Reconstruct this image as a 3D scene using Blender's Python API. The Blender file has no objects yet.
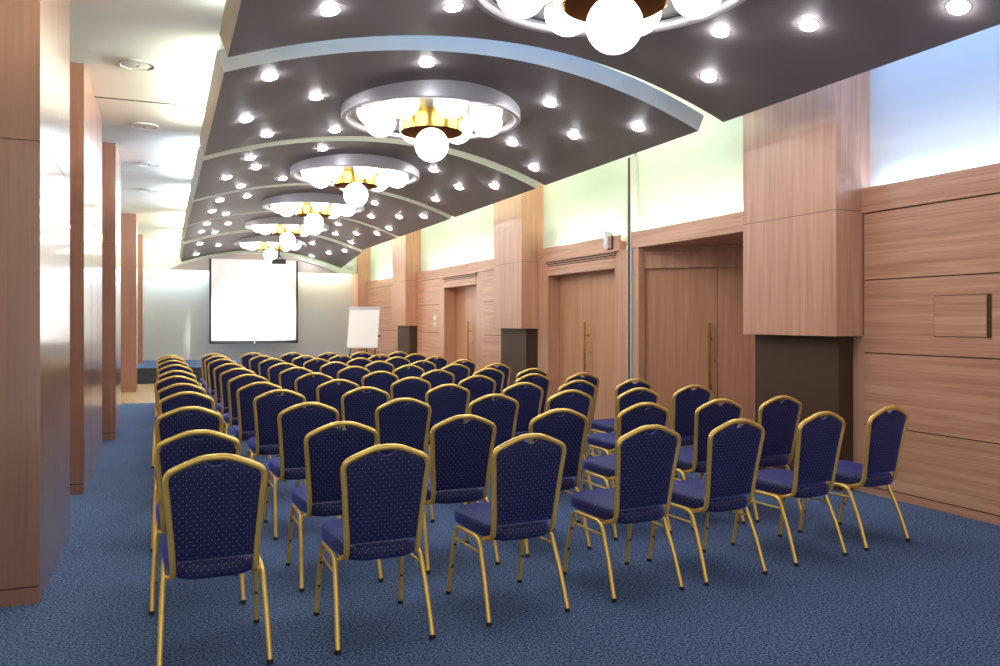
import bpy, math, random
from mathutils import Vector
R = math.radians
random.seed(7)
C = bpy.context.scene.collection
scene = bpy.context.scene

# ------------------------------------------------------------------ camera, world, exposure
F_PX = 810.0
YAW = math.atan(335.0 / F_PX)
cam_d = bpy.data.cameras.new('camera')
cam = bpy.data.objects.new('camera', cam_d); C.objects.link(cam)
cam_d.sensor_width = 36.0
cam_d.lens = F_PX * 36.0 / 1000.0
cam_d.shift_y = -13.0 / 1000.0
cam_d.clip_end = 100
cam.location = (0, 0, 1.5)
cam.rotation_euler = (R(90), 0, -YAW)
scene.camera = cam

w = bpy.data.worlds.new('world'); scene.world = w; w.use_nodes = True
bg = w.node_tree.nodes['Background']
bg.inputs[0].default_value = (1.0, 0.97, 0.93, 1); bg.inputs[1].default_value = 0.60

vs = scene.view_settings
vs.view_transform = 'Standard'; vs.look = 'None'; vs.gamma = 1.0; vs.use_curve_mapping = False
vs.exposure = 0.75

def area_light(name, loc, direction, sx, sy, power, col, spread=180):
    d = bpy.data.lights.new(name, 'AREA'); d.shape = 'RECTANGLE'
    d.size = sx; d.size_y = sy; d.energy = power; d.color = col; d.spread = R(spread)
    o = bpy.data.objects.new(name, d); C.objects.link(o)
    o.location = loc
    o.rotation_euler = Vector(direction).to_track_quat('-Z', 'Y').to_euler()
    return o

def strip_y(name, x, y0, y1, z, direction, width, power, col, spread=180):
    """a linear lamp running along Y"""
    d = bpy.data.lights.new(name, 'AREA'); d.shape = 'RECTANGLE'
    d.size = width; d.size_y = y1 - y0; d.energy = power; d.color = col; d.spread = R(spread)
    o = bpy.data.objects.new(name, d); C.objects.link(o)
    o.location = (x, (y0 + y1) / 2, z)
    zax = -Vector(direction).normalized(); yax = Vector((0, 1, 0)); xax = yax.cross(zax).normalized()
    from mathutils import Matrix
    o.rotation_euler = Matrix((xax, yax, zax)).transposed().to_euler()
    return o

WARM = (1.0, 0.93, 0.74); COOL = (0.62, 0.78, 1.0); GREEN = (0.93, 1.0, 0.80); WHITE = (1, 0.97, 0.92)
# cove lamps lying on the left lip of the ceiling bays
CENTERS = [4.45, 8.27, 12.0, 15.7, 19.35, 22.9]
HALF = 1.72
LEFT_COLS = [(0.92, 1.0, 0.86), (0.97, 1.0, 0.82), (0.72, 0.85, 1.0), (0.75, 0.86, 1.0), GREEN, GREEN]
for yc, col in zip(CENTERS, LEFT_COLS):
    strip_y('cove_lamp', 0.46, yc - 1.35, min(yc + 1.35, 24.0), 3.635, (-1, 0, 0.12), 0.04, 42, col)
    strip_y('cove_lamp', 4.62, yc - 1.3, min(yc + 1.3, 24.0), 3.66, (1, 0, 0.35), 0.06, 10, (0.30, 0.48, 1.0) if yc < 5 else GREEN)
# uplights behind the wood trim of the door wall
strip_y('ledge_lamp', 5.66, 0.5, 5.2, 2.60, (0.25, 0, 1), 0.05, 22, (0.36, 0.56, 1.0))
strip_y('ledge_lamp', 5.66, 6.7, 9.0, 2.60, (0.25, 0, 1), 0.05, 11, GREEN)
strip_y('ledge_lamp', 5.66, 9.5, 11.3, 2.60, (0.25, 0, 1), 0.05, 11, GREEN)
strip_y('ledge_lamp', 5.66, 13.4, 18.0, 2.60, (0.25, 0, 1), 0.05, 24, GREEN)
strip_y('ledge_lamp', 5.66, 20.3, 23.0, 2.60, (0.25, 0, 1), 0.05, 16, GREEN)
# lamps above the gaps between the bays
for (gy, col, pw) in ((6.36, (0.32, 0.54, 1.0), 17), (10.13, GREEN, 12), (13.85, GREEN, 12), (17.55, GREEN, 10), (21.1, GREEN, 8)):
    area_light('gap_lamp', (2.6, gy, 4.35), (0, 0, -1), 4.0, 0.06, pw, col)
# wall washers behind the header of the screen wall
area_light('washer_lamp', (0.2, 24.42, 3.0), (0, 0.25, -1), 1.9, 0.08, 22, (0.60, 0.80, 1.0))
area_light('washer_lamp', (4.3, 24.42, 3.0), (0, 0.25, -1), 1.7, 0.08, 12, WARM)

# ------------------------------------------------------------------ materials
def new_mat(name):
    m = bpy.data.materials.new(name); m.use_nodes = True
    return m, m.node_tree.nodes, m.node_tree.links, m.node_tree.nodes['Principled BSDF']

def plain(name, col, rough=0.5, metal=0.0, **kw):
    m, n, l, b = new_mat(name)
    b.inputs['Base Color'].default_value = (*col, 1); b.inputs['Roughness'].default_value = rough
    b.inputs['Metallic'].default_value = metal
    for k, v in kw.items():
        b.inputs[k.replace('_', ' ')].default_value = v
    return m

def emit(name, col, s):
    m, n, l, b = new_mat(name)
    b.inputs['Base Color'].default_value = (0.9, 0.9, 0.9, 1)
    b.inputs['Emission Color'].default_value = (*col, 1); b.inputs['Emission Strength'].default_value = s
    return m

def wood(name, grain, c1, c2, rough=0.33, coat=0.0, coat_rough=0.1):
    """beech veneer; grain 'z' upright, 'y' lying along the room"""
    m, n, l, b = new_mat(name)
    tc = n.new('ShaderNodeTexCoord'); mp = n.new('ShaderNodeMapping')
    mp.inputs['Scale'].default_value = {'z': (14, 14, 0.55), 'y': (14, 0.5, 16)}[grain]
    l.new(tc.outputs['Object'], mp.inputs['Vector'])
    n1 = n.new('ShaderNodeTexNoise'); n1.inputs['Scale'].default_value = 1.0
    n1.inputs['Detail'].default_value = 5; n1.inputs['Roughness'].default_value = 0.6; n1.inputs['Distortion'].default_value = 0.5
    l.new(mp.outputs[0], n1.inputs['Vector'])
    mp2 = n.new('ShaderNodeMapping')
    mp2.inputs['Scale'].default_value = {'z': (60, 60, 1.4), 'y': (60, 1.4, 70)}[grain]
    l.new(tc.outputs['Object'], mp2.inputs['Vector'])
    n2 = n.new('ShaderNodeTexNoise'); n2.inputs['Scale'].default_value = 1.0; n2.inputs['Detail'].default_value = 3
    l.new(mp2.outputs[0], n2.inputs['Vector'])
    mix = n.new('ShaderNodeMix'); mix.data_type = 'FLOAT'; mix.inputs[0].default_value = 0.35
    l.new(n1.outputs[0], mix.inputs[2]); l.new(n2.outputs[0], mix.inputs[3])
    cr = n.new('ShaderNodeValToRGB')
    cr.color_ramp.elements[0].position = 0.33; cr.color_ramp.elements[0].color = (*c2, 1)
    cr.color_ramp.elements[1].position = 0.64; cr.color_ramp.elements[1].color = (*c1, 1)
    l.new(mix.outputs[0], cr.inputs[0]); l.new(cr.outputs[0], b.inputs['Base Color'])
    b.inputs['Roughness'].default_value = rough
    b.inputs['Coat Weight'].default_value = coat; b.inputs['Coat Roughness'].default_value = coat_rough
    return m

W1, W2 = (0.70, 0.39, 0.255), (0.52, 0.255, 0.150)
M = {}
M['wood_up'] = wood('beech_upright', 'z', W1, W2)
M['wood_flat'] = wood('beech_lying', 'y', (0.73, 0.41, 0.265), (0.46, 0.205, 0.115))
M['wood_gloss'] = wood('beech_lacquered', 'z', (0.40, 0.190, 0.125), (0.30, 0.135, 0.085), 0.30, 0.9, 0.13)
M['wood_door'] = wood('beech_door', 'z', (0.66, 0.345, 0.195), (0.50, 0.235, 0.120))
M['seam'] = plain('seam_brown', (0.20, 0.10, 0.065), 0.8)
M['groove'] = plain('groove_dark', (0.03, 0.017, 0.012), 0.8)
M['paint_green'] = plain('paint_pale_green', (0.77, 0.86, 0.70), 0.75)
M['paint_white'] = plain('paint_white', (0.83, 0.85, 0.80), 0.8)
M['paint_grey'] = plain('paint_grey', (0.60, 0.585, 0.52), 0.7)
M['bay'] = plain('bay_taupe_lacquer', (0.20, 0.167, 0.170), 0.55, 0.0, Specular_IOR_Level=0.2)
M['bay_side'] = plain('bay_side_lacquer', (0.26, 0.225, 0.175), 0.5)
M['arch_face'] = plain('arch_face_paint', (0.46, 0.40, 0.36), 0.6)
M['bay_edge'] = plain('bay_edge_paint', (0.58, 0.57, 0.52), 0.5)
M['bronze'] = plain('bronze_sheet', (0.085, 0.047, 0.027), 0.5, 0.1, Specular_IOR_Level=0.25)
M['brass'] = plain('brass_polished', (0.58, 0.37, 0.085), 0.24, 1.0)
M['copper'] = plain('copper_dark', (0.16, 0.065, 0.025), 0.35, 0.9)
M['silver'] = plain('silver_satin', (0.46, 0.45, 0.49), 0.42, 0.4)
M['chrome'] = plain('chrome', (0.8, 0.8, 0.82), 0.1, 1.0)
M['reflector'] = plain('reflector_grey_enamel', (0.22, 0.225, 0.21), 0.3)
M['white_gloss'] = plain('white_enamel', (0.86, 0.86, 0.83), 0.3)
M['white_plastic'] = plain('white_plastic', (0.82, 0.82, 0.80), 0.4)
M['black'] = plain('black_plastic', (0.010, 0.010, 0.011), 0.6)
M['dark_blue'] = plain('stage_front_cloth', (0.035, 0.042, 0.055), 0.8)
M['rubber'] = plain('black_rubber', (0.01, 0.01, 0.01), 0.7)
M['screen'] = plain('screen_cloth', (0.88, 0.88, 0.86), 0.85)
M['paper'] = plain('flipchart_paper', (0.92, 0.92, 0.91), 0.7)
M['post_paint'] = plain('post_pale_paint', (0.62, 0.60, 0.55), 0.5)
M['alu'] = plain('aluminium', (0.72, 0.72, 0.72), 0.35, 0.8)
M['gold'] = plain('gold_lacquer', (0.98, 0.64, 0.17), 0.28, 0.6)
M['globe'] = emit('opal_globe_lit', (1.0, 0.965, 0.91), 4.6)
M['lens'] = emit('downlight_lens_lit', (0.96, 0.96, 1.0), 70.0)

def make_carpet(name, ca, cb):
    m, n, l, b = new_mat(name)
    tc = n.new('ShaderNodeTexCoord')
    n1 = n.new('ShaderNodeTexNoise'); n1.inputs['Scale'].default_value = 85; n1.inputs['Detail'].default_value = 6
    n1.inputs['Roughness'].default_value = 0.75
    l.new(tc.outputs['Object'], n1.inputs['Vector'])
    n2 = n.new('ShaderNodeTexNoise'); n2.inputs['Scale'].default_value = 1.3; n2.inputs['Detail'].default_value = 3
    l.new(tc.outputs['Object'], n2.inputs['Vector'])
    cr = n.new('ShaderNodeValToRGB')
    cr.color_ramp.elements[0].position = 0.43; cr.color_ramp.elements[0].color = (*ca, 1)
    cr.color_ramp.elements[1].position = 0.60; cr.color_ramp.elements[1].color = (*cb, 1)
    l.new(n1.outputs[0], cr.inputs[0])
    mul = n.new('ShaderNodeMix'); mul.data_type = 'RGBA'; mul.blend_type = 'MULTIPLY'; mul.inputs[0].default_value = 0.35
    l.new(cr.outputs[0], mul.inputs[6]); l.new(n2.outputs[0], mul.inputs[7])
    l.new(mul.outputs[2], b.inputs['Base Color'])
    b.inputs['Roughness'].default_value = 0.95; b.inputs['Specular IOR Level'].default_value = 0.1
    bp = n.new('ShaderNodeBump'); bp.inputs['Strength'].default_value = 0.5; bp.inputs['Distance'].default_value = 0.01
    l.new(n1.outputs[0], bp.inputs['Height']); l.new(bp.outputs[0], b.inputs['Normal'])
    return m
M['carpet'] = make_carpet('carpet_blue', (0.016, 0.037, 0.108), (0.245, 0.35, 0.60))

def make_parquet():
    m, n, l, b = new_mat('parquet_pale')
    tc = n.new('ShaderNodeTexCoord')
    br = n.new('ShaderNodeTexBrick')
    br.inputs['Color1'].default_value = (0.72, 0.50, 0.29, 1); br.inputs['Color2'].default_value = (0.64, 0.43, 0.24, 1)
    br.inputs['Mortar'].default_value = (0.42, 0.27, 0.14, 1); br.inputs['Scale'].default_value = 3.0
    br.inputs['Mortar Size'].default_value = 0.006; br.inputs['Brick Width'].default_value = 1.6; br.inputs['Row Height'].default_value = 0.25
    l.new(tc.outputs['Object'], br.inputs['Vector']); l.new(br.outputs[0], b.inputs['Base Color'])
    b.inputs['Roughness'].default_value = 0.25
    return m
M['parquet'] = make_parquet()

def make_fabric():
    """navy upholstery woven with a staggered grid of pale dots, laid on each face from the object's own axes"""
    m, n, l, b = new_mat('navy_dotted_fabric')
    tc = n.new('ShaderNodeTexCoord')
    sp = n.new('ShaderNodeSeparateXYZ'); l.new(tc.outputs['Object'], sp.inputs[0])
    sn = n.new('ShaderNodeSeparateXYZ'); l.new(tc.outputs['Normal'], sn.inputs[0])
    def math_(op, a, c=None):
        k = n.new('ShaderNodeMath'); k.operation = op
        for i, v in ((0, a), (1, c)):
            if v is None: continue
            if isinstance(v, (int, float)): k.inputs[i].default_value = v
            else: l.new(v, k.inputs[i])
        return k.outputs[0]
    up = math_('GREATER_THAN', math_('ABSOLUTE', sn.outputs[2]), 0.6)
    side = math_('GREATER_THAN', math_('ABSOLUTE', sn.outputs[0]), 0.75)
    v = math_('ADD', math_('MULTIPLY', up, sp.outputs[1]), math_('MULTIPLY', math_('SUBTRACT', 1.0, up), sp.outputs[2]))
    u = math_('ADD', math_('MULTIPLY', side, sp.outputs[1]), math_('MULTIPLY', math_('SUBTRACT', 1.0, side), sp.outputs[0]))
    U = math_('DIVIDE', u, 0.029); V = math_('DIVIDE', v, 0.036)
    def dot(du, dv):
        fu = math_('SUBTRACT', math_('FRACT', math_('ADD', U, du + 50.0)), 0.5)
        fv = math_('SUBTRACT', math_('FRACT', math_('ADD', V, dv + 50.0)), 0.5)
        r2 = math_('ADD', math_('MULTIPLY', fu, fu), math_('MULTIPLY', fv, fv))
        return math_('LESS_THAN', r2, 0.0042)
    d = math_('MAXIMUM', dot(0, 0), dot(0.5, 0.5))
    wv = n.new('ShaderNodeTexNoise'); wv.inputs['Scale'].default_value = 260; wv.inputs['Detail'].default_value = 2
    l.new(tc.outputs['Object'], wv.inputs['Vector'])
    cr = n.new('ShaderNodeValToRGB')
    cr.color_ramp.elements[0].position = 0.3; cr.color_ramp.elements[0].color = (0.003, 0.004, 0.028, 1)
    cr.color_ramp.elements[1].position = 0.72; cr.color_ramp.elements[1].color = (0.014, 0.018, 0.135, 1)
    l.new(wv.outputs[0], cr.inputs[0])
    mx = n.new('ShaderNodeMix'); mx.data_type = 'RGBA'
    l.new(d, mx.inputs[0]); l.new(cr.outputs[0], mx.inputs[6]); mx.inputs[7].default_value = (0.26, 0.30, 0.54, 1)
    l.new(mx.outputs[2], b.inputs['Base Color'])
    b.inputs['Roughness'].default_value = 0.62
    b.inputs['Sheen Weight'].default_value = 0.9; b.inputs['Sheen Roughness'].default_value = 0.4
    b.inputs['Sheen Tint'].default_value = (0.16, 0.20, 1.0, 1)
    return m
M['fabric'] = make_fabric()

# ------------------------------------------------------------------ mesh builder
class MB:
    def __init__(s): s.v = []; s.f = []; s.m = []; s.s = []; s.mats = []
    def mi(s, mat):
        if mat not in s.mats: s.mats.append(mat)
        return s.mats.index(mat)
    def add(s, vs_, fs, mat, smooth=False):
        o = len(s.v); i = s.mi(mat); s.v += [tuple(p) for p in vs_]
        for f in fs:
            s.f.append([o + k for k in f]); s.m.append(i); s.s.append(smooth)
        return s
    def box(s, x0, y0, z0, x1, y1, z1, mat):
        if x0 > x1: x0, x1 = x1, x0
        if y0 > y1: y0, y1 = y1, y0
        if z0 > z1: z0, z1 = z1, z0
        p = [(x0, y0, z0), (x1, y0, z0), (x1, y1, z0), (x0, y1, z0), (x0, y0, z1), (x1, y0, z1), (x1, y1, z1), (x0, y1, z1)]
        return s.add(p, [(3, 2, 1, 0), (4, 5, 6, 7), (0, 1, 5, 4), (1, 2, 6, 5), (2, 3, 7, 6), (3, 0, 4, 7)], mat)
    def prism(s, pts, z0, z1, mat, smooth=False):
        """counter-clockwise outline in xy pulled up from z0 to z1"""
        n = len(pts)
        p = [(x, y, z0) for x, y in pts] + [(x, y, z1) for x, y in pts]
        s.add(p, [tuple(range(n - 1, -1, -1)), tuple(range(n, 2 * n))], mat)
        return s.add(p, [(i, (i + 1) % n, n + (i + 1) % n, n + i) for i in range(n)], mat, smooth)
    def xform_box(s, o, ux, uy, a0, b0, z0, a1, b1, z1, mat):
        """box in a plan frame: o + a*ux + b*uy"""
        P = lambda a, b, z: (o[0] + a * ux[0] + b * uy[0], o[1] + a * ux[1] + b * uy[1], z)
        p = [P(a0, b0, z0), P(a1, b0, z0), P(a1, b1, z0), P(a0, b1, z0), P(a0, b0, z1), P(a1, b0, z1), P(a1, b1, z1), P(a0, b1, z1)]
        return s.add(p, [(3, 2, 1, 0), (4, 5, 6, 7), (0, 1, 5, 4), (1, 2, 6, 5), (2, 3, 7, 6), (3, 0, 4, 7)], mat)
    def lathe_sharp(s, prof, mat, seg=32, c=(0, 0, 0)):
        for a, b in zip(prof, prof[1:]): s.lathe([a, b], mat, seg, c)
        return s
    def lathe(s, prof, mat, seg=32, c=(0, 0, 0), smooth=True):
        """profile of (radius, z) turned about the vertical through c"""
        vs_ = []; fs = []; n = len(prof)
        for i in range(seg):
            a = 2 * math.pi * i / seg
            for r, z in prof: vs_.append((c[0] + r * math.cos(a), c[1] + r * math.sin(a), c[2] + z))
        for i in range(seg):
            j = (i + 1) % seg
            for k in range(n - 1):
                fs.append((i * n + k, j * n + k, j * n + k + 1, i * n + k + 1))
        return s.add(vs_, fs, mat, smooth)
    def sphere(s, c, r, mat, seg=24, rings=14, z_from=-1.0, z_to=1.0):
        a0 = math.asin(z_from); a1 = math.asin(z_to)
        prof = [(max(1e-4, r * math.cos(a0 + (a1 - a0) * i / rings)), r * math.sin(a0 + (a1 - a0) * i / rings)) for i in range(rings + 1)]
        return s.lathe(prof, mat, seg, c)
    def tube(s, path, r, mat, sides=8, closed=False, flat=1.0, caps=True):
        """round tube along a path, parallel-transported; flat squashes the second axis"""
        P = [Vector(p) for p in path]; n = len(P); vs_ = []; fs = []
        T = []
        for i in range(n):
            if closed: t = P[(i + 1) % n] - P[i - 1]
            else: t = P[min(i + 1, n - 1)] - P[max(i - 1, 0)]
            T.append(t.normalized())
        ref = Vector((0, 0, 1)) if abs(T[0].z) < 0.9 else Vector((0, 1, 0))
        u = (ref - T[0] * ref.dot(T[0])).normalized()
        for i in range(n):
            u = (u - T[i] * u.dot(T[i])).normalized(); v = T[i].cross(u)
            for k in range(sides):
                a = 2 * math.pi * (k + 0.5) / sides
                vs_.append(P[i] + u * (r * math.cos(a)) + v * (r * flat * math.sin(a)))
        for i in range(n if closed else n - 1):
            j = (i + 1) % n
            for k in range(sides):
                k2 = (k + 1) % sides
                fs.append((i * sides + k, i * sides + k2, j * sides + k2, j * sides + k))
        s.add(vs_, fs, mat, True)
        if caps and not closed:
            s.add(vs_[:sides], [tuple(range(sides - 1, -1, -1))], mat)
            s.add(vs_[-sides:], [tuple(range(sides))], mat)
        return s
    def build(s, name, parent=None, loc=None):
        me = bpy.data.meshes.new(name); me.from_pydata(s.v, [], s.f)
        for m_ in s.mats: me.materials.append(M[m_])
        me.polygons.foreach_set('material_index', s.m); me.polygons.foreach_set('use_smooth', s.s)
        me.update()
        o = bpy.data.objects.new(name, me); C.objects.link(o)
        if loc is not None: o.location = loc
        if parent is not None: o.parent = parent
        return o

def smooth_path(pts, sub=4):
    """Catmull-Rom through the points"""
    P = [Vector(p) for p in pts]; out = []
    for i in range(len(P) - 1):
        p0 = P[max(i - 1, 0)]; p1 = P[i]; p2 = P[i + 1]; p3 = P[min(i + 2, len(P) - 1)]
        for k in range(sub):
            t = k / sub
            out.append(0.5 * ((2 * p1) + (p2 - p0) * t + (2 * p0 - 5 * p1 + 4 * p2 - p3) * t * t + (3 * p1 - p0 - 3 * p2 + p3) * t ** 3))
    out.append(P[-1])
    return out

def thing(name, label, cat, loc=(0, 0, 0), rotz=0.0, group=None):
    o = bpy.data.objects.new(name, None); C.objects.link(o)
    o.empty_display_size = 0.1
    o.location = loc; o.rotation_euler = (0, 0, rotz)
    o['label'] = label; o['category'] = cat
    if group: o['group'] = group
    return o

def tag(o, label, cat, group=None, kind=None):
    o['label'] = label; o['category'] = cat
    if group: o['group'] = group
    if kind: o['kind'] = kind
    return o

def struct(o, label, cat, group=None):
    return tag(o, label, cat, group, 'structure')

def dup(root, loc, rotz, label, group=None):
    r = root.copy(); C.objects.link(r); r.location = loc; r.rotation_euler = (0, 0, rotz); r['label'] = label
    if group: r['group'] = group
    for ch in list(root.children):
        c = ch.copy(); C.objects.link(c); c.parent = r
        for g in list(ch.children):
            d = g.copy(); C.objects.link(d); d.parent = c
    return r

ORD = ['first', 'second', 'third', 'fourth', 'fifth', 'sixth', 'seventh', 'eighth', 'ninth', 'tenth', 'eleventh', 'twelfth']

# ------------------------------------------------------------------ the room shell
XW = 5.62      # face of the wood lining on the door wall
XU = 5.71      # face of the painted wall above the trim
YB = 24.6      # screen wall
CEIL = 3.71    # low ceiling over the aisle
CAP = 4.45     # ceiling above the hanging bays
XL = -1.7
Y0 = -2.0

f = MB(); f.box(XL, Y0, -0.12, 7.6, 16.0, 0, 'carpet')
struct(f.build('floor'), 'blue speckled carpet covering the hall floor under the chairs', 'floor')
f = MB(); f.box(XL, 16.0, -0.12, 7.6, YB + 0.2, -0.002, 'parquet')
struct(f.build('floor'), 'pale wooden floor between the carpet and the low stage', 'floor')
c = MB(); c.box(XL, Y0, CEIL, 0.40, 8.93, CAP + 0.1, 'paint_white'); c.box(XL, 8.93, CEIL - 0.002, 0.40, 8.96, CAP + 0.1, 'groove')
c.box(XL, 8.96, CEIL, 0.40, YB, CAP + 0.1, 'paint_white')
struct(c.build('ceiling'), 'plain pale low ceiling over the side aisle by the pilasters', 'ceiling')
c = MB(); c.box(0.40, Y0, CAP, 5.95, YB, CAP + 0.1, 'paint_white')
struct(c.build('ceiling'), 'high pale ceiling glimpsed in the gaps between the arched bays', 'ceiling')
wl = MB(); wl.box(XL - 0.15, Y0, 0, XL, YB, CEIL, 'paint_white')
struct(wl.build('wall_left'), 'pale wall behind the wooden pilasters of the side aisle', 'wall')
wb = MB(); wb.box(XL, YB, -0.1, 5.95, YB + 0.15, CAP, 'paint_grey')
struct(wb.build('wall_back'), 'grey wall behind the projection screen, lit from above', 'wall')
hd = MB(); hd.box(XL, 24.12, 2.89, 5.72, 24.28, CAP, 'paint_green')
hdo = struct(hd.build('wall_header'), 'pale green header band hanging above the screen wall', 'wall')

# door wall: backing, painted upper band, lining panels
wr = MB()
SEAM = [0.075, 0.60, 1.22, 1.85, 2.43]
def lining(y0, y1, x=XW, zs=SEAM):
    wr.box(x + 0.012, y0, 0, x + 0.05, y1, 2.43, 'groove')
    lo = 0.0
    for z in zs:
        wr.box(x, y0, lo, x + 0.03, y1, z - 0.010, 'wood_flat'); lo = z
lining(Y0, 5.30)
lining(13.16, 14.45); lining(17.1, 18.80); lining(20.0, 24.0)
# upright stiles next to the doors and pilasters
def stile(y0, y1, z1=2.43, x=XW): wr.box(x, y0, 0, x + 0.09, y1, z1, 'wood_up')
stile(5.30, 5.42, 1.36); stile(6.50, 6.62)
stile(14.45, 14.79); stile(16.78, 17.1)
stile(8.93, 9.07); stile(9.19, 9.52); stile(11.6, 11.98); stile(13.1, 13.16)
wr.box(XW + 0.05, Y0, 0, XW + 0.12, 5.30, 2.43, 'groove')
for a, b in ((13.16, 14.45), (17.1, 18.8), (20.0, 24.0)): wr.box(XW + 0.05, a, 0, XW + 0.12, b, 2.43, 'groove')
struct(wr.build('wall_right'), 'beech veneer wall lining with horizontal panel joints along the door side', 'wall')
up = MB()
for a, b in ((Y0, 5.4), (6.4, 9.12), (9.18, 12.05), (13.05, 18.85), (19.9, 24.2)):
    up.box(XU, a, 2.52, XU + 0.12, b, CAP, 'paint_white' if a < 0 else 'paint_green')
up.box(XU + 0.12, Y0, 2.56, XU + 0.22, YB, CAP, 'groove')
struct(up.build('wall_right'), 'pale painted upper wall band lit from the ledge above the wood', 'wall')
TR = [(Y0, 5.34), (6.52, 9.08), (9.38, 11.97), (13.15, 18.80), (19.99, 24.02)]
for i, (a, b) in enumerate(TR):
    t = MB(); t.box(XW - 0.012, a, 2.43, XW + 0.012, b, 2.645, 'wood_flat'); t.box(XW + 0.012, a, 2.43, XU, b, 2.55, 'wood_flat')
    lab = ['above the panels beside the small hatch', 'over the slanted double doors', 'carrying the small chrome fitting',
           'above the door with the light switches', 'above the panels by the flipchart'][i]
    struct(t.build('trim_%d' % (i + 1)), 'wide beech ledge trim ' + lab, 'trim')

# partition guide post between the two near doors
gp = thing('partition_post', 'slim upright aluminium guide post with a dark slot between two doorways', 'post', (XW, 9.13, 0))
m = MB(); m.box(-0.02, -0.052, 0, 0.08, -0.020, 3.62, 'post_paint'); m.build('profile', gp)
m = MB(); m.box(-0.02, 0.020, 0, 0.08, 0.045, 3.62, 'post_paint'); m.build('profile', gp)
m = MB(); m.box(-0.024, -0.020, 0, 0.06, 0.020, 3.62, 'black'); m.build('slot', gp)

# doors ------------------------------------------------------------
def pull(parent, o, ux, uy, a, b, z0, z1):
    """upright bar pull standing off the door face; ux along the leaf, uy out of the face"""
    P = lambda aa, bb, z: (o[0] + aa * ux[0] + bb * uy[0], o[1] + aa * ux[1] + bb * uy[1], z)
    h = MB(); h.tube([P(a, b + 0.07, z0), P(a, b + 0.07, z1)], 0.016, 'brass', 10)
    for z in (z0 + 0.12, z1 - 0.2):
        h.tube([P(a, b, z), P(a, b + 0.07, z)], 0.010, 'brass', 8)
        h.tube([P(a, b, z), P(a, b + 0.008, z)], 0.024, 'brass', 12)
    return h.build('door_handle', parent)

def straight_door(idx, ya, yb, depth, ym, label, handle_y):
    d = bpy.data.objects.new('door_%d' % idx, None); C.objects.link(d); struct(d, label, 'door')
    xd = XW + depth
    fr = MB()
    fr.box(XW - 0.006, ya, 2.20, xd + 0.05, yb, 2.34, 'wood_flat')          # lintel
    for k, (z, e) in enumerate(((2.34, 0.012), (2.372, 0.03), (2.402, 0.05))):
        fr.box(XW - e, ya - e, z + 0.012, XW + 0.06, yb + e, z + 0.031, 'wood_flat')
        fr.box(XW - e + 0.012, ya, z - 0.002, XW + 0.05, yb, z + 0.012, 'groove')
    fr.box(XW + 0.004, yb - 0.004, 0, xd - 0.001, yb + 0.05, 2.20, 'wood_up')        # far jamb
    fr.box(XW + 0.004, ya - 0.05, 0, xd - 0.001, ya + 0.004, 2.20, 'wood_up')
    fr.build('door_frame', d)
    for a, b in ((ym + 0.003, yb), (ya, ym - 0.003)):
        lf = MB(); lf.box(xd, a, 0.01, xd + 0.045, b, 2.20, 'wood_door'); lo = lf.build('door_leaf', d)
    bk = MB(); bk.box(xd + 0.046, ya - 0.06, 0, xd + 0.08, yb + 0.06, 2.4, 'groove'); bk.build('door_backing', d)
    pull(d, (xd, 0), (0, 1), (-1, 0), handle_y, 0.0, 0.55, 1.47)
    k = MB(); k.tube([(xd, handle_y - 0.06, 1.02), (xd - 0.006, handle_y - 0.06, 1.02)], 0.018, 'brass', 12); k.build('keyhole', d)
    return d
straight_door(2, 9.52, 11.60, 0.20, 10.50, 'beech double door with brass bar pull just beyond the slim guide post', 10.62)
straight_door(3, 14.79, 16.78, 0.28, 15.74, 'far beech double door with brass bar pull beside the light switches', 15.84)

# slanted recess with the near double door
SO = (5.66, 9.00); SX = (0.7316, -0.6817); SN = (-0.6817, -0.7316)
d1 = bpy.data.objects.new('door_1', None); C.objects.link(d1)
struct(d1, 'slanted recessed beech double door with long brass pull beside the nearest pilaster', 'door')
fr = MB()
B = lambda mb, a0, b0, z0, a1, b1, z1, mat: mb.xform_box(SO, SX, SN, a0, b0, z0, a1, b1, z1, mat)
B(fr, -0.06, -0.10, 0, 0.07, 0.0, 2.43, 'wood_up')
B(fr, 0.0, -0.10, 2.17, 2.0, 0.0, 2.43, 'wood_up')
B(fr, 0.0, 0.0, 2.385, 2.0, 0.03, 2.43, 'wood_up'); B(fr, 0.0, 0.0, 2.34, 2.0, 0.018, 2.375, 'wood_up')
B(fr, 0.04, 0.0, 2.165, 2.0, 0.014, 2.20, 'wood_up')
fr.build('door_frame', d1)
for a, b in ((0.07, 0.985), (0.991, 1.93)):
    lf = MB(); B(lf, a, -0.085, 0.01, b, -0.04, 2.17, 'wood_door'); lf.build('door_leaf', d1)
bk = MB(); B(bk, -0.05, -0.16, 0, 2.0, -0.10, 2.43, 'groove'); bk.build('door_backing', d1)
pull(d1, SO, SX, SN, 0.90, -0.04, 0.55, 1.46)
k = MB()
P = lambda a, b, z: (SO[0] + a * SX[0] + b * SN[0], SO[1] + a * SX[1] + b * SN[1], z)
k.tube([P(0.95, -0.04, 1.0), P(0.95, -0.034, 1.0)], 0.018, 'brass', 12); k.build('keyhole', d1)
rs = MB()
rs.prism([(XW, 6.62), (7.4, 6.62), (7.4, 6.72), (XW, 6.72)], 0, 2.43, 'wood_up')
rs.prism([(XW + 0.012, 6.52), (7.5, 6.52), (7.5, 9.3), (XW + 0.012, 9.16)], 2.432, 2.50, 'wood_flat')
rs.box(7.05, 6.6, 0, 7.15, 7.8, 2.43, 'wood_up')
struct(rs.build('wall_recess'), 'wooden soffit and return of the slanted door recess', 'wall')

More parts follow.
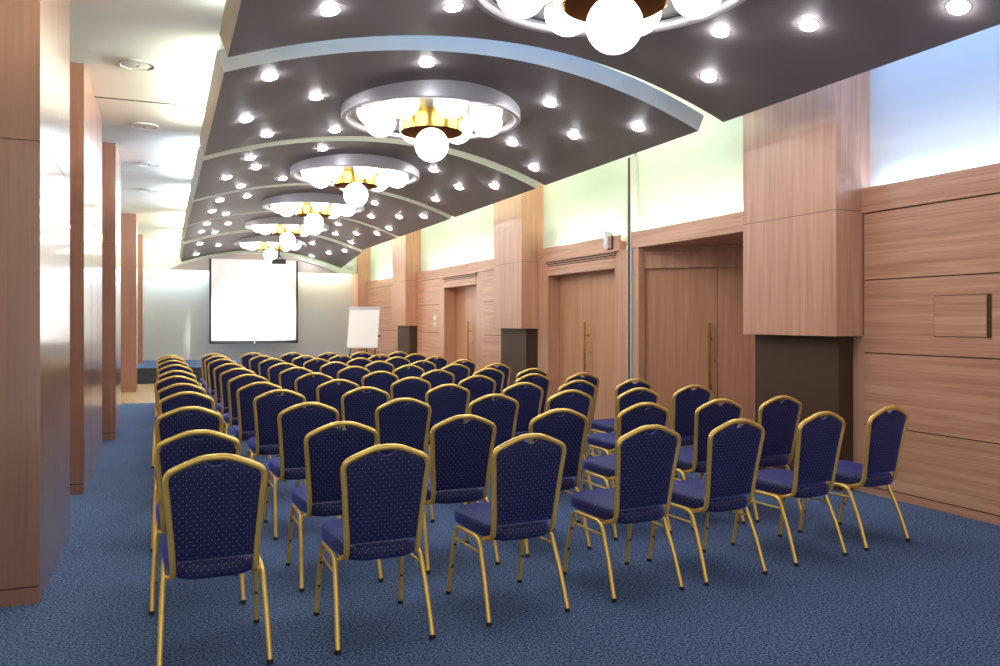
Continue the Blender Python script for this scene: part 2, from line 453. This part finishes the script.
# pilasters on the door wall ------------------------------------------
def pilaster_right(y0, y1, label):
    p = bpy.data.objects.new('pilaster', None); C.objects.link(p); struct(p, label, 'pilaster')
    b_ = MB()
    b_.box(5.32, y0, 1.36, XU + 0.1, y1, 2.446, 'wood_up'); b_.box(5.323, y0 + 0.003, 2.446, XU + 0.1, y1 - 0.003, 2.452, 'seam')
    b_.box(5.32, y0, 2.452, XU + 0.1, y1, CAP, 'wood_up')
    b_.build('cladding', p)
    b_ = MB(); b_.box(5.45, y0 + 0.10, 0, XU, y1 - 0.02, 1.36, 'bronze'); b_.build('plinth', p)
pilaster_right(5.32, 6.53, 'nearest beech pilaster on the door wall, over a dark bronze base')
pilaster_right(11.96, 13.15, 'beech pilaster between the post doorway and the far door')
pilaster_right(18.79, 19.99, 'beech pilaster on the door wall just before the flipchart')
pr = MB(); pr.box(5.32, 24.0, 0, XU, YB, CAP, 'wood_up')
struct(pr.build('pilaster'), 'wooden corner pilaster where door wall meets screen wall', 'pilaster')

# pilasters on the aisle side -------------------------------------------
def pilaster_left(y0, y1, x1, label, z0=0.0, seams=()):
    b_ = MB(); x0 = XL
    b_.box(x0, y0, z0, x1 - 0.002, y1, z0 + 0.085, 'wood_gloss')
    b_.box(x0, y0 + 0.004, z0 + 0.085, x1 - 0.006, y1, z0 + 0.093, 'groove')
    ch = 0.05
    def body(a, b, za, zb):
        b_.prism([(x0, a), (x1, a), (x1, b - ch), (x1 - ch * 0.6, b), (x0, b)], za, zb, 'wood_gloss')
    cuts = [y0] + list(seams) + [y1]
    body(y0, y1, z0 + 0.093, 2.446)
    b_.box(x0, y0 + 0.003, 2.446, x1 - 0.003, y1 - 0.1, 2.452, 'seam')
    body(y0, y1, 2.452, CEIL)
    for s_ in seams: b_.box(x1 - 0.01, s_, z0 + 0.1, x1 + 0.0006, s_ + 0.006, CEIL - 0.01, 'seam')
    struct(b_.build('pilaster'), label, 'pilaster')
pilaster_left(4.90, 6.40, -0.612, 'nearest lacquered beech pilaster in the side aisle')
pilaster_left(7.82, 10.05, -0.645, 'long beech pilaster, second along the side aisle', seams=(8.55, 9.3))
pilaster_left(11.2, 12.5, -0.57, 'beech pilaster third along the side aisle, beside the chairs')
pilaster_left(18.5, 19.4, -0.55, 'slim beech pilaster standing on the pale wooden floor')
pilaster_left(22.9, 23.5, -0.53, 'last slim beech pilaster standing on the low stage', z0=0.371)

# low stage -------------------------------------------------------------
st = MB(); st.box(XL, 20.8, 0, 5.60, YB, 0.355, 'dark_blue'); st.box(XL, 20.78, 0.355, 5.60, YB, 0.37, 'carpet')
struct(st.build('floor_stage'), 'low dark stage with blue carpet in front of the screen wall', 'stage')

# arched bays of the ceiling ---------------------------------------------
XC = 2.61; HW = 2.19; ZT = 3.80; TH = 0.17
def sag(x): return 0.40 if x < XC else 0.46
def arch(x): return ZT - sag(x) * ((x - XC) / HW) ** 2
def bay(y0, y1, d0=0.0, d1=0.0):
    m_ = MB(); n = 40
    lo = []; hi = []
    for i in range(n + 1):
        x = XC - HW + 2 * HW * i / n
        z = arch(x); sl = -2 * sag(x) * (x - XC) / HW ** 2
        L = math.hypot(1, sl)
        lo.append((x, z)); hi.append((x - sl / L * TH, z + TH / L))
    v = []
    for y, d in ((y0, d0), (y1, d1)):
        v += [(x, y, z - d) for x, z in lo] + [(x, y, z - d) for x, z in hi]
    k = n + 1
    m_.add(v, [(i, i + 1, 2 * k + i + 1, 2 * k + i) for i in range(n)], 'bay', True)
    m_.add(v, [(k + i + 1, k + i, 3 * k + i, 3 * k + i + 1) for i in range(n)], 'bay_edge', True)
    m_.add(v, [(i + 1, i, k + i, k + i + 1) for i in range(n)] + [(2 * k + i, 2 * k + i + 1, 3 * k + i + 1, 3 * k + i) for i in range(n)], 'bay_edge')
    m_.add(v, [(0, 2 * k, 3 * k, k), (n, k + n, 3 * k + n, 2 * k + n)], 'bay_side')
    return m_
for i, yc in enumerate(CENTERS):
    o = bay(yc - HALF, min(yc + HALF, 23.88), *((0.06, 0.31) if i == 5 else (0, 0))).build('ceiling_bay')
    struct(o, 'arched taupe ceiling bay, %s from the camera, holding a globe chandelier' % ORD[i], 'ceiling')

# segment arch on the header
sg = MB(); n = 30; v = []
xa, xb, zb, zr = 0.10, 4.70, 2.885, 0.50
arc = [(xa + (xb - xa) * i / n, zb + zr * (1 - (2 * i / n - 1) ** 2)) for i in range(n + 1)]
for y in (23.9, 24.12): v += [(x, y, z) for x, z in arc] + [(x, y, zb) for x, z in arc]
k = n + 1
sg.add(v, [(k + i, k + i + 1, i + 1, i) for i in range(n)], 'arch_face'); sg.add(v, [(i, i + 1, 2 * k + i + 1, 2 * k + i) for i in range(n)], 'bay_edge')
sg.add(v, [(k + i + 1, k + i, 3 * k + i, 3 * k + i + 1) for i in range(n)], 'arch_face')
sg.tube([(x, 23.9, z + 0.01) for x, z in arc], 0.045, 'bay_edge', 4)
struct(sg.build('trim_6'), 'shallow taupe arch with a pale rim above the projection screen', 'trim')

# ------------------------------------------------------------------ chandeliers
def make_chandelier(loc, label):
    t = thing('chandelier', label, 'chandelier', loc, 0, 'globe chandeliers under the arched bays')
    r = MB(); r.lathe_sharp([(0.93, 0.20), (0.95, 0.20), (0.952, 0.0), (0.945, -0.012), (0.905, -0.012), (0.895, 0.0), (0.89, 0.07)], 'silver', 72); r.build('ring', t)
    r = MB(); r.lathe([(0.885, 0.045), (0.872, 0.030), (0.855, 0.045)], 'chrome', 64); r.build('inner_rim', t)
    r = MB(); r.lathe([(0.92, 0.055), (0.30, 0.060), (0.001, 0.060)], 'reflector', 64); r.build('reflector', t)
    r = MB(); r.lathe_sharp([(0.335, 0.060), (0.335, -0.135), (0.327, -0.140), (0.320, -0.135)], 'brass', 48); dr = r.build('drum', t)
    r = MB(); r.lathe_sharp([(0.320, -0.135), (0.320, 0.040), (0.02, 0.045)], 'copper', 48); r.build('lining', dr)
    for q in range(8):
        a = 2 * math.pi * q / 8
        g = MB(); g.lathe([(0.170, 0.012), (0.174, 0.0), (0.170, -0.012)], 'chrome', 28)
        gl = MB(); gl.sphere((0, 0, 0), 0.172, 'globe', 28, 10, -1.0, 0.05)
        go = gl.build('globe', t, (0.635 * math.cos(a), 0.635 * math.sin(a), 0.048))
        g.build('globe_holder', go)
    g = MB(); g.lathe([(0.055, 0.045), (0.055, -0.10), (0.075, -0.11)], 'brass', 20); g.build('stem', t)
    g = MB(); g.sphere((0, 0, 0), 0.18, 'globe', 28, 16); g.build('globe', t, (0, 0, -0.265))
    return t
ch = None
for i, yc in enumerate(CENTERS):
    lab = 'brass and opal globe chandelier in a silver ring, %s from the camera' % ORD[i]
    if ch is None: ch = make_chandelier((2.64, yc + 0.03, 3.64), lab)
    else: dup(ch, (2.64, yc + 0.03 if i < 5 else 22.6, 3.64 if i < 5 else 3.53), 0, lab)

# ------------------------------------------------------------------ downlights in the bays
DL = [
 [(1.03, 5.49), (1.92, 5.52), (3.83, 4.96), (4.16, 4.41), (4.23, 5.63), (4.54, 3.55)],
 [(0.81, 6.96), (1.36, 7.94), (0.75, 8.45), (1.07, 9.47), (1.86, 9.61), (2.15, 6.89), (3.61, 7.41), (4.2, 8.01), (4.46, 7.1), (3.88, 9.0), (4.43, 9.56)],
 [(1.91, 10.72), (1.01, 10.83), (1.17, 11.7), (0.81, 12.11), (1.1, 13.32), (1.71, 13.09), (3.63, 11.32), (4.2, 11.82), (4.23, 13.1), (4.47, 11.03)],
 [(0.86, 14.55), (0.81, 15.95), (1.12, 16.94), (1.32, 14.69), (3.64, 14.95), (3.92, 16.42), (4.26, 15.51), (4.5, 14.65), (4.44, 17.0)],
 [(0.82, 18.1), (1.3, 19.0), (0.77, 19.6), (1.1, 20.5), (3.65, 18.5), (4.2, 19.1), (4.46, 18.1), (3.9, 20.1), (4.4, 20.6)],
 [(0.82, 21.7), (1.3, 22.5), (0.77, 23.2), (3.65, 22.0), (4.2, 22.6), (4.46, 21.7), (3.9, 23.6)],
]
dl0 = None
for b_, pts in enumerate(DL):
    for q, (x, y) in enumerate(sorted(pts)):
        lab = 'small lit downlight, %s bay from the camera, %s counted from its aisle edge' % (ORD[b_], ORD[q])
        sl = -2 * sag(x) * (x - XC) / HW ** 2
        loc = (x, y, arch(x) - 0.002 - (0.06 + 0.25 * (y - 21.18) / 2.7 if b_ == 5 else 0))
        if dl0 is None:
            dl0 = thing('downlight', lab, 'ceiling light', loc, 0, 'downlights in the arched bays')
            r = MB(); r.lathe([(0.076, 0.004), (0.076, -0.002), (0.066, -0.003), (0.064, 0.002)], 'chrome', 20); r.build('trim_ring', dl0)
            r = MB(); r.lathe([(0.064, -0.004), (0.056, -0.018), (0.030, -0.027), (0.0005, -0.030)], 'lens', 16); r.build('lens', dl0)
            o = dl0
        else: o = dup(dl0, loc, 0, lab)
        o.rotation_euler = (0, -math.atan(sl), 0)

# unlit round fittings in the aisle ceiling
sp0 = None
for q, (x, y) in enumerate([(-0.22, 7.67), (-0.22, 10.05), (-0.21, 12.5), (-0.26, 15.0)]):
    lab = 'round flush ceiling fitting over the side aisle, %s from the camera' % ORD[q]
    if sp0 is None:
        sp0 = thing('ceiling_fitting', lab, 'ceiling fitting', (x, y, CEIL), 0, 'round fittings over the side aisle')
        r = MB(); r.lathe_sharp([(0.15, 0.0), (0.15, -0.012), (0.138, -0.014), (0.134, -0.006)], 'paint_grey', 36); r.build('rim', sp0)
        r = MB(); r.lathe([(0.134, -0.008), (0.07, -0.013), (0.001, -0.013)], 'paint_white', 36); r.build('cover', sp0)
        r = MB(); r.lathe([(0.012, -0.012), (0.010, -0.02), (0.001, -0.02)], 'black', 12); r.build('stud', sp0)
    else: dup(sp0, (x, y, CEIL), 0, lab)

# ------------------------------------------------------------------ screen, projector, flipchart, small fittings
s_ = thing('projection_screen', 'large white projection screen with black borders on the grey wall', 'screen', (2.335, 23.78, 0))
m = MB(); m.box(-1.15, -0.006, 0.92, 1.15, 0.006, 3.20, 'screen'); m.build('cloth', s_)
m = MB(); m.box(-1.205, -0.008, 0.865, -1.15, 0.008, 3.20, 'black'); m.box(1.15, -0.008, 0.865, 1.205, 0.008, 3.20, 'black')
m.box(-1.15, -0.008, 0.865, 1.15, 0.008, 0.92, 'black'); m.build('border', s_)
m = MB(); m.tube([(-1.2, 0, 0.86), (1.2, 0, 0.86)], 0.02, 'black', 10); m.build('bottom_bar', s_)
m = MB(); m.tube([(0, -0.012, 0.90), (0, -0.012, 0.835)], 0.016, 'white_plastic', 8); m.build('pull_tab', s_)
m = MB(); m.box(-1.21, -0.02, 3.20, 1.21, 0.10, 3.225, 'arch_face'); m.build('case', s_)

p = thing('projector', 'small black ceiling projector hanging on a pole before the screen', 'projector', (2.64, 20.9, 0))
m = MB(); m.prism([(-0.16, -0.11), (-0.13, -0.14), (0.13, -0.14), (0.16, -0.11), (0.16, 0.11), (0.13, 0.14), (-0.13, 0.14), (-0.16, 0.11)], 2.91, 3.02, 'black'); m.build('body', p)
m = MB()
for (x_, y_) in ((-0.09, -0.07), (0.09, -0.07), (0.0, 0.09)): m.tube([(x_, y_, 3.02), (0, 0, 3.10)], 0.008, 'black', 6)
m.lathe([(0.05, 3.09), (0.05, 3.12)], 'black', 12); m.build('bracket', p)
m = MB(); m.tube([(0, 0, 3.08), (0, 0, CAP)], 0.018, 'black', 10); m.build('pole', p)
m = MB(); m.tube([(0.06, 0.13, 2.965), (0.06, 0.175, 2.965)], 0.032, 'silver', 14); m.build('projection_lens', p)
sd = bpy.data.lights.new('projector_beam', 'SPOT'); sd.energy = 620; sd.spot_size = R(48.5); sd.spot_blend = 0.4; sd.shadow_soft_size = 0.03; sd.color = (1, 0.99, 0.97)
so = bpy.data.objects.new('projector_beam', sd); C.objects.link(so); so.location = (2.64, 21.12, 2.95)
so.rotation_euler = (Vector((2.335, 23.78, 1.74)) - so.location).to_track_quat('-Z', 'Y').to_euler()

fl = thing('flipchart', 'white flipchart easel with blank paper near the far pilaster', 'flipchart', (4.60, 20.1, 0), R(-27))
m = MB()
def fy(z): return -0.12 + 0.27 * (z - 0.83)     # leaning back
def panel(mb, x0, x1, z0, z1, t0, t1, mat):
    p_ = [(x0, fy(z0) + t0, z0), (x1, fy(z0) + t0, z0), (x1, fy(z1) + t0, z1), (x0, fy(z1) + t0, z1),
          (x0, fy(z0) + t1, z0), (x1, fy(z0) + t1, z0), (x1, fy(z1) + t1, z1), (x0, fy(z1) + t1, z1)]
    mb.add(p_, [(0, 1, 2, 3), (5, 4, 7, 6), (4, 5, 1, 0), (3, 2, 6, 7), (4, 0, 3, 7), (1, 5, 6, 2)], mat)
panel(m, -0.39, 0.39, 0.81, 1.83, 0.0, 0.03, 'alu'); m.build('board', fl)
m = MB(); panel(m, -0.375, 0.375, 0.83, 1.76, -0.012, -0.001, 'paper'); m.build('paper_pad', fl)
m = MB(); panel(m, -0.38, 0.38, 1.765, 1.82, -0.022, -0.001, 'silver'); m.build('clamp_bar', fl)
for x0, x1, y1 in ((-0.24, -0.38, -0.24), (0.24, 0.38, -0.24), (0.0, 0.0, 0.52)):
    m = MB(); m.tube([(x0, fy(1.6) + 0.05, 1.55), (x1, y1, 0.0)], 0.014, 'black', 8); m.build('leg', fl)
m = MB(); m.box(-0.34, fy(0.8) - 0.06, 0.795, 0.34, fy(0.8) + 0.03, 0.81, 'alu'); m.build('pen_tray', fl)
m = MB(); m.tube([(0.39, fy(1.1) + 0.015, 1.10), (0.45, fy(1.1) + 0.015, 1.10)], 0.025, 'black', 10); m.build('knob', fl)

hx = thing('wall_hatch', 'small square veneered hatch with a dark pull slot in the wall panel', 'hatch', (XW, 4.365, 1.53))
m = MB(); m.box(-0.003, -0.225, -0.162, -0.001, 0.239, 0.162, 'groove'); m.build('hatch_gap', hx)
m = MB(); m.box(-0.006, -0.205, -0.158, -0.002, 0.235, 0.158, 'wood_flat'); m.build('hatch_door', hx)
m = MB(); m.box(-0.008, -0.24, -0.165, -0.001, -0.212, 0.165, 'bronze'); m.build('pull_slot', hx)

cf = thing('wall_light', 'small chrome fitting fixed to the ledge trim above the doorway by the post', 'wall fitting', (XW - 0.012, 9.62, 2.58))
m = MB(); m.box(-0.07, -0.055, -0.11, -0.012, 0.055, 0.12, 'chrome'); m.build('housing', cf)
m = MB(); m.box(-0.012, -0.065, -0.12, 0.0, 0.06, 0.10, 'black'); m.build('back_plate', cf)
m = MB(); m.tube([(-0.075, 0, -0.11), (-0.075, 0, 0.13)], 0.025, 'chrome', 12); m.build('tube', cf)

for z, lab in ((1.55, 'upper'), (1.40, 'lower')):
    sw = thing('light_switch', '%s white light switch plate on the wood beside the far door' % lab, 'light switch', (XW, 17.40, z), 0, 'switch plates by the far door')
    m = MB(); m.box(-0.010, -0.095, -0.045, 0, 0.095, 0.045, 'white_plastic'); m.build('plate', sw)
    for q in (-1, 1):
        m = MB(); m.box(-0.016, q * 0.045 - 0.035, -0.032, -0.010, q * 0.045 + 0.035, 0.032, 'white_gloss'); m.build('rocker', sw)

ws = thing('wall_speaker', 'small white box speaker on the screen wall beside the last pilaster', 'speaker', (-0.40, 24.6, 2.72))
m = MB(); m.box(-0.085, -0.46, -0.13, 0.085, -0.33, 0.13, 'white_plastic'); m.build('cabinet', ws)
m = MB(); m.box(-0.07, -0.468, -0.115, 0.07, -0.46, 0.115, 'white_plastic'); m.build('grille', ws)
m = MB(); m.box(-0.02, -0.33, -0.02, 0.02, 0, 0.02, 'white_plastic'); m.build('bracket', ws)
rsx = thing('round_speaker', 'round white speaker on the pale header beside the corner pilaster', 'speaker', (5.12, 24.12, 3.13))
m = MB()
prof = [(0.13, 0.0), (0.13, 0.03), (0.11, 0.045), (0.001, 0.055)]
vv = []; ff = []
for i in range(28):
    a = 2 * math.pi * i / 28
    for r_, h_ in prof: vv.append((r_ * math.cos(a), -h_, r_ * math.sin(a)))
for i in range(28):
    j = (i + 1) % 28
    for q in range(3): ff.append((i * 4 + q, j * 4 + q, j * 4 + q + 1, i * 4 + q + 1))
m.add(vv, ff, 'white_plastic', True); m.build('cover', rsx)

# ------------------------------------------------------------------ banquet chairs
def back_y(z):   # the backrest leans: top at y = 0, foot of the back further forward
    return 0.085 * max(0.0, min(1.0, (0.93 - z) / 0.48)) ** 0.8

def make_chair(label, group):
    t = thing('banquet_chair', label, 'chair', (0, 0, 0), 0, group)
    # back frame: one bent tube, up one side, over the peaked top, down the other and forward under the seat
    half = [(0.166, 0.34, 0.394), (0.167, 0.20, 0.394), (0.168, 0.128, 0.402), (0.169, 0.095, 0.428), (0.1715, None, 0.49), (0.1765, None, 0.56), (0.183, None, 0.64), (0.190, None, 0.73),
            (0.197, None, 0.80), (0.1985, None, 0.832), (0.188, None, 0.857), (0.165, None, 0.873), (0.12, None, 0.893), (0.07, None, 0.912), (0.035, None, 0.9195)]
    q = [(x, back_y(z) if y is None else y, z) for x, y, z in half]
    path = q + [(0, 0, 0.921)] + [(-x, y, z) for x, y, z in reversed(q)]
    m = MB(); m.tube(smooth_path(path, 3), 0.0143, 'gold', 8, flat=1.0); m.build('back_frame', t)
    # back pad
    zb = 0.474
    hws = [(0.44, 0.156), (0.50, 0.160), (0.56, 0.165), (0.64, 0.1715), (0.73, 0.1785), (0.80, 0.1855), (1.0, 0.1855)]
    def hw(z):
        for (z0, h0), (z1, h1) in zip(hws, hws[1:]):
            if z <= z1: return h0 + (h1 - h0) * (z - z0) / (z1 - z0)
        return hws[-1][1]
    tops = [(0.0, 0.880), (0.10, 0.884), (0.19, 0.896), (0.24, 0.9005), (0.34, 0.897), (0.62, 0.881), (0.86, 0.862), (0.95, 0.849), (1.0, 0.822)]
    def zt(u):
        u = abs(u)
        for (a, b), (c_, d_) in zip(tops, tops[1:]):
            if u <= c_: return b + (d_ - b) * (u - a) / (c_ - a)
        return tops[-1][1]
    us = [-1, -0.95, -0.86, -0.74, -0.62, -0.48, -0.34, -0.24, -0.19, -0.10, 0, 0.10, 0.19, 0.24, 0.34, 0.48, 0.62, 0.74, 0.86, 0.95, 1]
    vs2 = [0, 0.03, 0.12, 0.25, 0.4, 0.55, 0.7, 0.84, 0.94, 0.985, 1.0]
    m = MB(); V = []; nu = len(us); nv = len(vs2)
    for side in (0, 1):
        for v_ in vs2:
            for u_ in us:
                z = zb + v_ * (zt(u_) - zb); x = u_ * hw(z)
                e = (1 - abs(u_) ** 8) * (1 - abs(2 * v_ - 1) ** 10)
                y = back_y(z) + (-0.004 - 0.008 * e if side == 0 else 0.010 + 0.030 * e ** 0.6)
                V.append((x, y, z))
    idx = lambda s_, j, i: s_ * nu * nv + j * nu + i
    Fs = []
    for j in range(nv - 1):
        for i in range(nu - 1):
            Fs.append((idx(0, j, i), idx(0, j, i + 1), idx(0, j + 1, i + 1), idx(0, j + 1, i)))
            Fs.append((idx(1, j, i + 1), idx(1, j, i), idx(1, j + 1, i), idx(1, j + 1, i + 1)))
    for i in range(nu - 1):
        Fs.append((idx(0, 0, i + 1), idx(0, 0, i), idx(1, 0, i), idx(1, 0, i + 1)))
        Fs.append((idx(0, nv - 1, i), idx(0, nv - 1, i + 1), idx(1, nv - 1, i + 1), idx(1, nv - 1, i)))
    for j in range(nv - 1):
        Fs.append((idx(0, j, 0), idx(0, j + 1, 0), idx(1, j + 1, 0), idx(1, j, 0)))
        Fs.append((idx(0, j + 1, nu - 1), idx(0, j, nu - 1), idx(1, j, nu - 1), idx(1, j + 1, nu - 1)))
    m.add(V, Fs, 'fabric', True); m.build('backrest', t)
    # seat cushion
    def outline(sc, dz):
        pts = []
        N = 48
        for i in range(N):
            a = 2 * math.pi * i / N
            ca, sa = math.cos(a), math.sin(a)
            ex = 0.36
            px = math.copysign(abs(ca) ** ex, ca); py = math.copysign(abs(sa) ** ex, sa)
            wx = 0.205 + 0.018 * py - 0.03 * max(0, -py) ** 2
            y = 0.31 + 0.242 * py - 0.012 * (1 - px * px) * (1 if py < 0 else -1)
            pts.append((px * wx * sc + 0, 0.31 + (y - 0.31) * sc, dz + 0.010 * py))
        return pts
    layers = [(0.90, 0.401), (0.975, 0.404), (1.0, 0.416), (1.0, 0.444), (0.985, 0.460), (0.94, 0.471), (0.80, 0.479), (0.5, 0.483), (0.15, 0.484)]
    V = []; N = 48
    for sc, dz in layers: V += outline(sc, dz)
    Fs = [(a * N + i, a * N + (i + 1) % N, (a + 1) * N + (i + 1) % N, (a + 1) * N + i) for a in range(len(layers) - 1) for i in range(N)]
    Fs.append(tuple(range(N - 1, -1, -1))); L0 = (len(layers) - 1) * N; Fs.append(tuple(L0 + i for i in range(N)))
    m = MB(); m.add(V, Fs, 'fabric', True); m.build('seat', t)
    # legs, rails
    for sx in (-1, 1):
        rear = [(sx * 0.223, 0.030, 0.018), (sx * 0.2165, 0.090, 0.19), (sx * 0.210, 0.148, 0.322), (sx * 0.207, 0.168, 0.362), (sx * 0.204, 0.198, 0.383), (sx * 0.203, 0.24, 0.390)]
        front = [(sx * 0.220, 0.552, 0.018), (sx * 0.214, 0.520, 0.20), (sx * 0.207, 0.492, 0.322), (sx * 0.205, 0.482, 0.362), (sx * 0.203, 0.455, 0.387), (sx * 0.203, 0.41, 0.390)]
        for w_, pth in (('rear', rear), ('front', front)):
            m = MB(); m.tube(smooth_path(pth, 3), 0.0125, 'gold', 8); lg = m.build('leg', t)
            a = Vector(pth[0]); d_ = (Vector(pth[1]) - a).normalized()
            m = MB(); m.tube([a - d_ * 0.0185, a + d_ * 0.001], 0.0142, 'rubber', 8); m.build('foot_cap', lg)
            if w_ == 'front':
                for z in (0.16, 0.285):
                    pa = Vector(pth[0]).lerp(Vector(pth[1]), (z - 0.018) / 0.182) if z < 0.2 else Vector(pth[1]).lerp(Vector(pth[2]), (z - 0.20) / 0.122)
                    m = MB(); m.tube([pa + Vector((0, -0.0165, 0)), pa + Vector((0, -0.008, 0))], 0.007, 'rubber', 8)
                    m.build('stacking_bumper', lg)
        m = MB(); m.tube([(sx * 0.203, 0.24, 0.390), (sx * 0.203, 0.41, 0.390)], 0.0125, 'gold', 8); m.build('seat_rail', t)
        m = MB(); m.tube([(sx * 0.209, 0.145, 0.322), (sx * 0.207, 0.492, 0.322)], 0.007, 'gold', 6); m.build('stretcher', t)
    for y_, z_ in ((0.188, 0.380), (0.462, 0.383)):
        m = MB(); m.tube([(-0.203, y_, z_), (0.203, y_, z_)], 0.009, 'gold', 6); m.build('cross_rail', t)
    return t

COLS = [  # chairs of each column, from the camera towards the screen
 [(0.2, 3.62), (0.16, 4.45), (0.15, 5.68), (0.16, 6.87), (0.14, 7.81), (0.11, 8.87), (0.12, 9.84), (0.12, 11.13), (0.1, 12.35), (0.09, 13.47), (0.08, 14.24)],
 [(0.94, 3.61), (0.92, 4.52), (0.92, 5.66), (0.87, 6.8), (0.81, 7.7), (0.81, 8.86), (0.8, 10.02), (0.79, 11.16), (0.78, 12.49), (0.78, 13.63), (0.77, 14.6)],
 [(1.69, 3.67), (1.66, 4.56), (1.61, 5.71), (1.58, 6.79), (1.54, 7.76), (1.49, 8.81), (1.47, 9.96), (1.46, 11.02), (1.48, 12.37), (1.45, 13.48), (1.42, 14.69)],
 [(2.43, 3.73), (2.34, 4.64), (2.34, 5.76), (2.33, 6.82), (2.27, 7.79), (2.22, 8.84), (2.16, 9.92), (2.15, 11.06), (2.09, 12.11), (2.08, 13.21), (2.07, 14.52)],
 [(3.05, 3.77), (3.06, 4.77), (3.05, 5.86), (3.02, 6.73), (2.97, 7.77), (2.89, 8.84), (2.86, 9.92), (2.76, 11.04), (2.73, 12.12), (2.65, 13.18), (2.66, 14.27)],
 [(3.78, 3.87), (3.71, 4.79), (3.68, 5.83), (3.62, 6.8), (3.62, 7.81), (3.54, 8.9), (3.48, 9.92), (3.35, 10.95), (3.33, 12.2), (3.28, 13.12), (3.26, 14.36)],
 [(4.44, 3.96), (4.28, 4.8), (4.29, 5.91), (4.2, 6.73), (4.16, 7.71), (4.0, 8.65), (4.02, 9.82), (3.98, 11.0), (3.97, 12.24), (3.95, 13.28), (3.91, 14.24)],
]
chair0 = None
GROUP = 'banquet chairs set out in rows facing the screen'
for ci, col in enumerate(COLS):
    for ri, (x, y) in enumerate(col):
        lab = 'gold-framed navy banquet chair, %s from the door wall, %s row back from the screen' % (ORD[6 - ci], ORD[10 - ri])
        rot = R(1.2 * ci + 0.5 if ri == 0 else 0.4 * ci) + R(random.uniform(-1.0, 1.0))
        if chair0 is None:
            chair0 = make_chair(lab, GROUP); chair0.location = (x, y, 0); chair0.rotation_euler = (0, 0, rot)
        else: dup(chair0, (x, y, 0), rot, lab)
